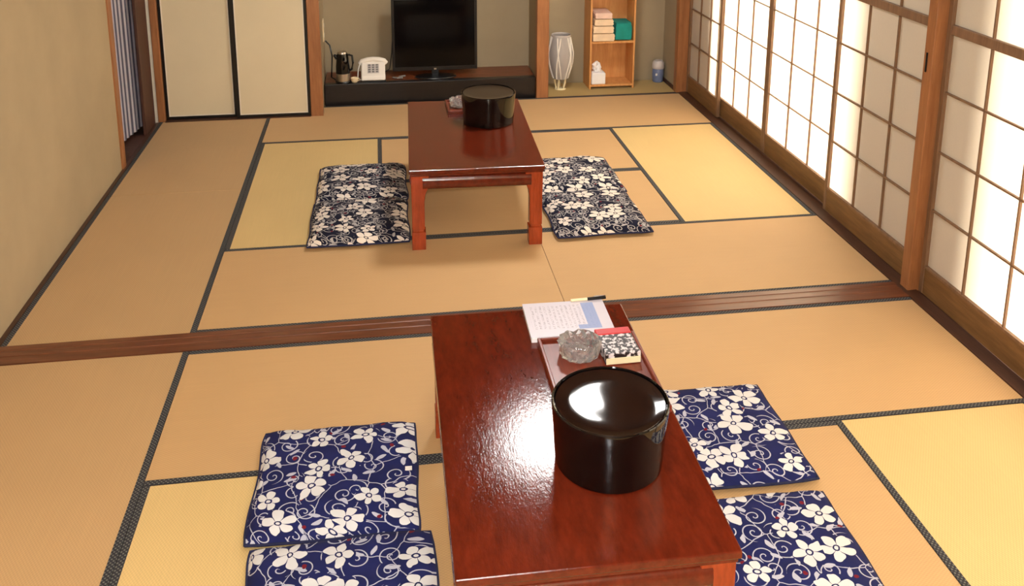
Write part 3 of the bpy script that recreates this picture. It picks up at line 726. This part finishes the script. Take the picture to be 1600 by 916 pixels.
names = ['cream folded towel lying lowest in the stack on the shelf', 'cream folded towel second from the bottom of the stack', 'pale folded towel third from the bottom of the stack', 'pinkish folded towel on top of the towel stack']
z = ZS
for i, h in enumerate((0.082, 0.076, 0.070, 0.066)):
    o = tag(obj('folded_towel', towel_bm(0.108-0.008*i, 0.125, h, 20+i), M['towel_cream' if i < 3 else 'towel_pink'], None, (4.243-0.004*(i % 2), SY0+0.115, z), True), names[i], 'towel', 'towels on the shelf'); z += h+0.001
tag(obj('rolled_towel', towel_bm(0.080, 0.11, 0.185, 31), M['teal'], None, (4.455, SY0+0.125, ZS), True), 'teal folded bath towel beside the towel stack on the shelf', 'towel')
tb = thing('tissue_box', 'white tissue box with a raised tissue on the bottom shelf', 'tissue box', (4.204, SY0+0.085, 0.0475))
obj('box', box(-0.073, 0.073, -0.075, 0.075, 0.0, 0.118, 0.006), M['tissue'], tb)
tbm = bmesh.new()
for k in range(3):
    a = k*1.1; pts = [(0.018*math.cos(a), 0.018*math.sin(a), 0.117), (0.028*math.cos(a+.6), 0.028*math.sin(a+.6), 0.155), (0.036*math.cos(a+1.1), 0.036*math.sin(a+1.1), 0.19), (0.012*math.cos(a+1.9), 0.012*math.sin(a+1.9), 0.225)]
    tube(pts, [0.012, 0.026, 0.022, 0.004], 7, tbm)
obj('tissue', tbm, M['tissue'], tb, smooth=True)

# ------------------------------------------------------------------ lamp with a strip-paper shade
lp = thing('table_lamp', 'pale lamp with a tall paper strip shade standing in the shelf recess', 'lamp', (3.818, 4.285, 0.0005))
def shade_r(z):     # oval shade: widest above the middle
    t_ = (z-0.115)/(0.56-0.115)
    return 0.062 + 0.060*math.sin(min(1, t_*1.55+0.12)*PI/2) - 0.030*max(0, t_-0.62)/0.38
zs = [0.115 + 0.445*i/14 for i in range(15)]
outer = [(shade_r(z_), z_) for z_ in zs]; inner = [(r-0.004, z_) for r, z_ in reversed(outer)]
obj('shade', lathe(outer + inner + [outer[0]], 40), M['lamp_paper'], lp, smooth=True)
obj('base', lathe([(0, 0), (0.056, 0), (0.058, 0.006), (0.05, 0.014), (0, 0.016)], 28), M['ivory'], lp, smooth=True)
for k in range(5):
    a = 2*PI*k/5+0.3
    obj('support_leg', tube([(0.044*math.cos(a), 0.044*math.sin(a), 0.014), (0.054*math.cos(a), 0.054*math.sin(a), 0.06), (0.058*math.cos(a+.25), 0.058*math.sin(a+.25), 0.118)], 0.009, 6), M['ivory'], lp, smooth=True)
obj('top_ring', lathe([(0.092, 0.556), (0.097, 0.556), (0.097, 0.572), (0.092, 0.572), (0.092, 0.556)], 40), M['grey_lid'], lp, smooth=True)
for k in range(11):                      # branching paper strips over the shade
    a0 = 2*PI*k/11; tw = 0.5 if k % 2 else -0.45
    pts = []
    for i in range(9):
        z_ = 0.125+0.425*i/8; a = a0 + tw*i/8; r = shade_r(z_)+0.003
        pts.append((r*math.cos(a), r*math.sin(a), z_))
    obj('shade_strip', tube(pts, 0.0075, 5), M['white_plastic'], lp, smooth=True)
jr = thing('lidded_jar', 'blue jar with a pale lid in the corner of the shelf recess', 'jar', (4.888, 4.43, 0.0005))
obj('body', lathe([(0, 0), (0.052, 0), (0.056, 0.01), (0.060, 0.07), (0.058, 0.13), (0.05, 0.142), (0, 0.142)], 32), M['blue_jar'], jr, smooth=True)
obj('lid', lathe([(0, 0.1425), (0.060, 0.1425), (0.063, 0.155), (0.060, 0.205), (0.044, 0.228), (0, 0.236)], 32), M['grey_lid'], jr, smooth=True)
obj('label_spot', box(-0.012, 0.012, -0.063, -0.058, 0.075, 0.10, 0.001), M['white_plastic'], jr, (-0.03, 0.008, 0))

# ------------------------------------------------------------------ curtain in the doorway
bm = bmesh.new(); n = 240; F = []
for i in range(n+1):
    f = i/n; y = 2.68 + 0.90*f; x = -0.190 + 0.125*f; d = 0.010*math.sin(f*2*PI*12) + 0.002*math.sin(f*2*PI*4.3)
    F.append([bm.verts.new((x+d, y, z_)) for z_ in (0.035, 0.9, 2.9)])
for a, b in zip(F, F[1:]):
    for k in range(2): bm.faces.new((a[k], b[k], b[k+1], a[k+1]))
bmesh.ops.solidify(bm, geom=list(bm.faces), thickness=0.004)
cr = thing('curtain', 'grey violet pleated curtain hanging in the doorway', 'curtain', (0, 0, 0))
obj('cloth', bm, M['curtain'], cr, smooth=True)
obj('curtain_rod', tube([(-0.19, 2.64, 2.91), (-0.065, 3.60, 2.91)], 0.012, 8), M['steel'], cr, smooth=True)

# ------------------------------------------------------------------ ceiling lamps (the second is added fill)
def ceiling_lamp(x, y, power, label):
    t = thing('pendant_lamp', label, 'lamp', (x, y, 3.30))
    obj('shade', box(-0.29, 0.29, -0.29, 0.29, 0.0, 0.14, 0.01), glow('lit lamp shade', (255, 250, 240), 6.0), t)
    for s in (-1, 1):
        a, b = sorted((s*0.292, s*0.305)); obj('frame_bar', box(a, b, -0.305, 0.305, -0.005, 0.15), M['shoji_wood'], t); obj('frame_bar', box(-0.29, 0.29, a, b, -0.005, 0.15), M['shoji_wood'], t)
    obj('cord', tube([(0, 0, 0.14), (0, 0, ZC-3.30)], 0.008, 6), M['black_plastic'], t)
    L = bpy.data.lights.new('lamp_light', 'AREA'); L.shape = 'SQUARE'; L.size = 0.56*S; L.energy = power; L.color = (1.0, 0.985, 0.96)
    lo = bpy.data.objects.new('lamp_light', L); C.objects.link(lo); lo.parent = t; lo.location = (0, 0, -0.012*S)
ceiling_lamp(3.37, 1.86, 72, 'square paper ceiling lamp over the room with the recess')
ceiling_lamp(2.4, -2.2, 20, 'added square fill lamp over the room away from the recess')  # unseen lamp, added as fill from the camera side
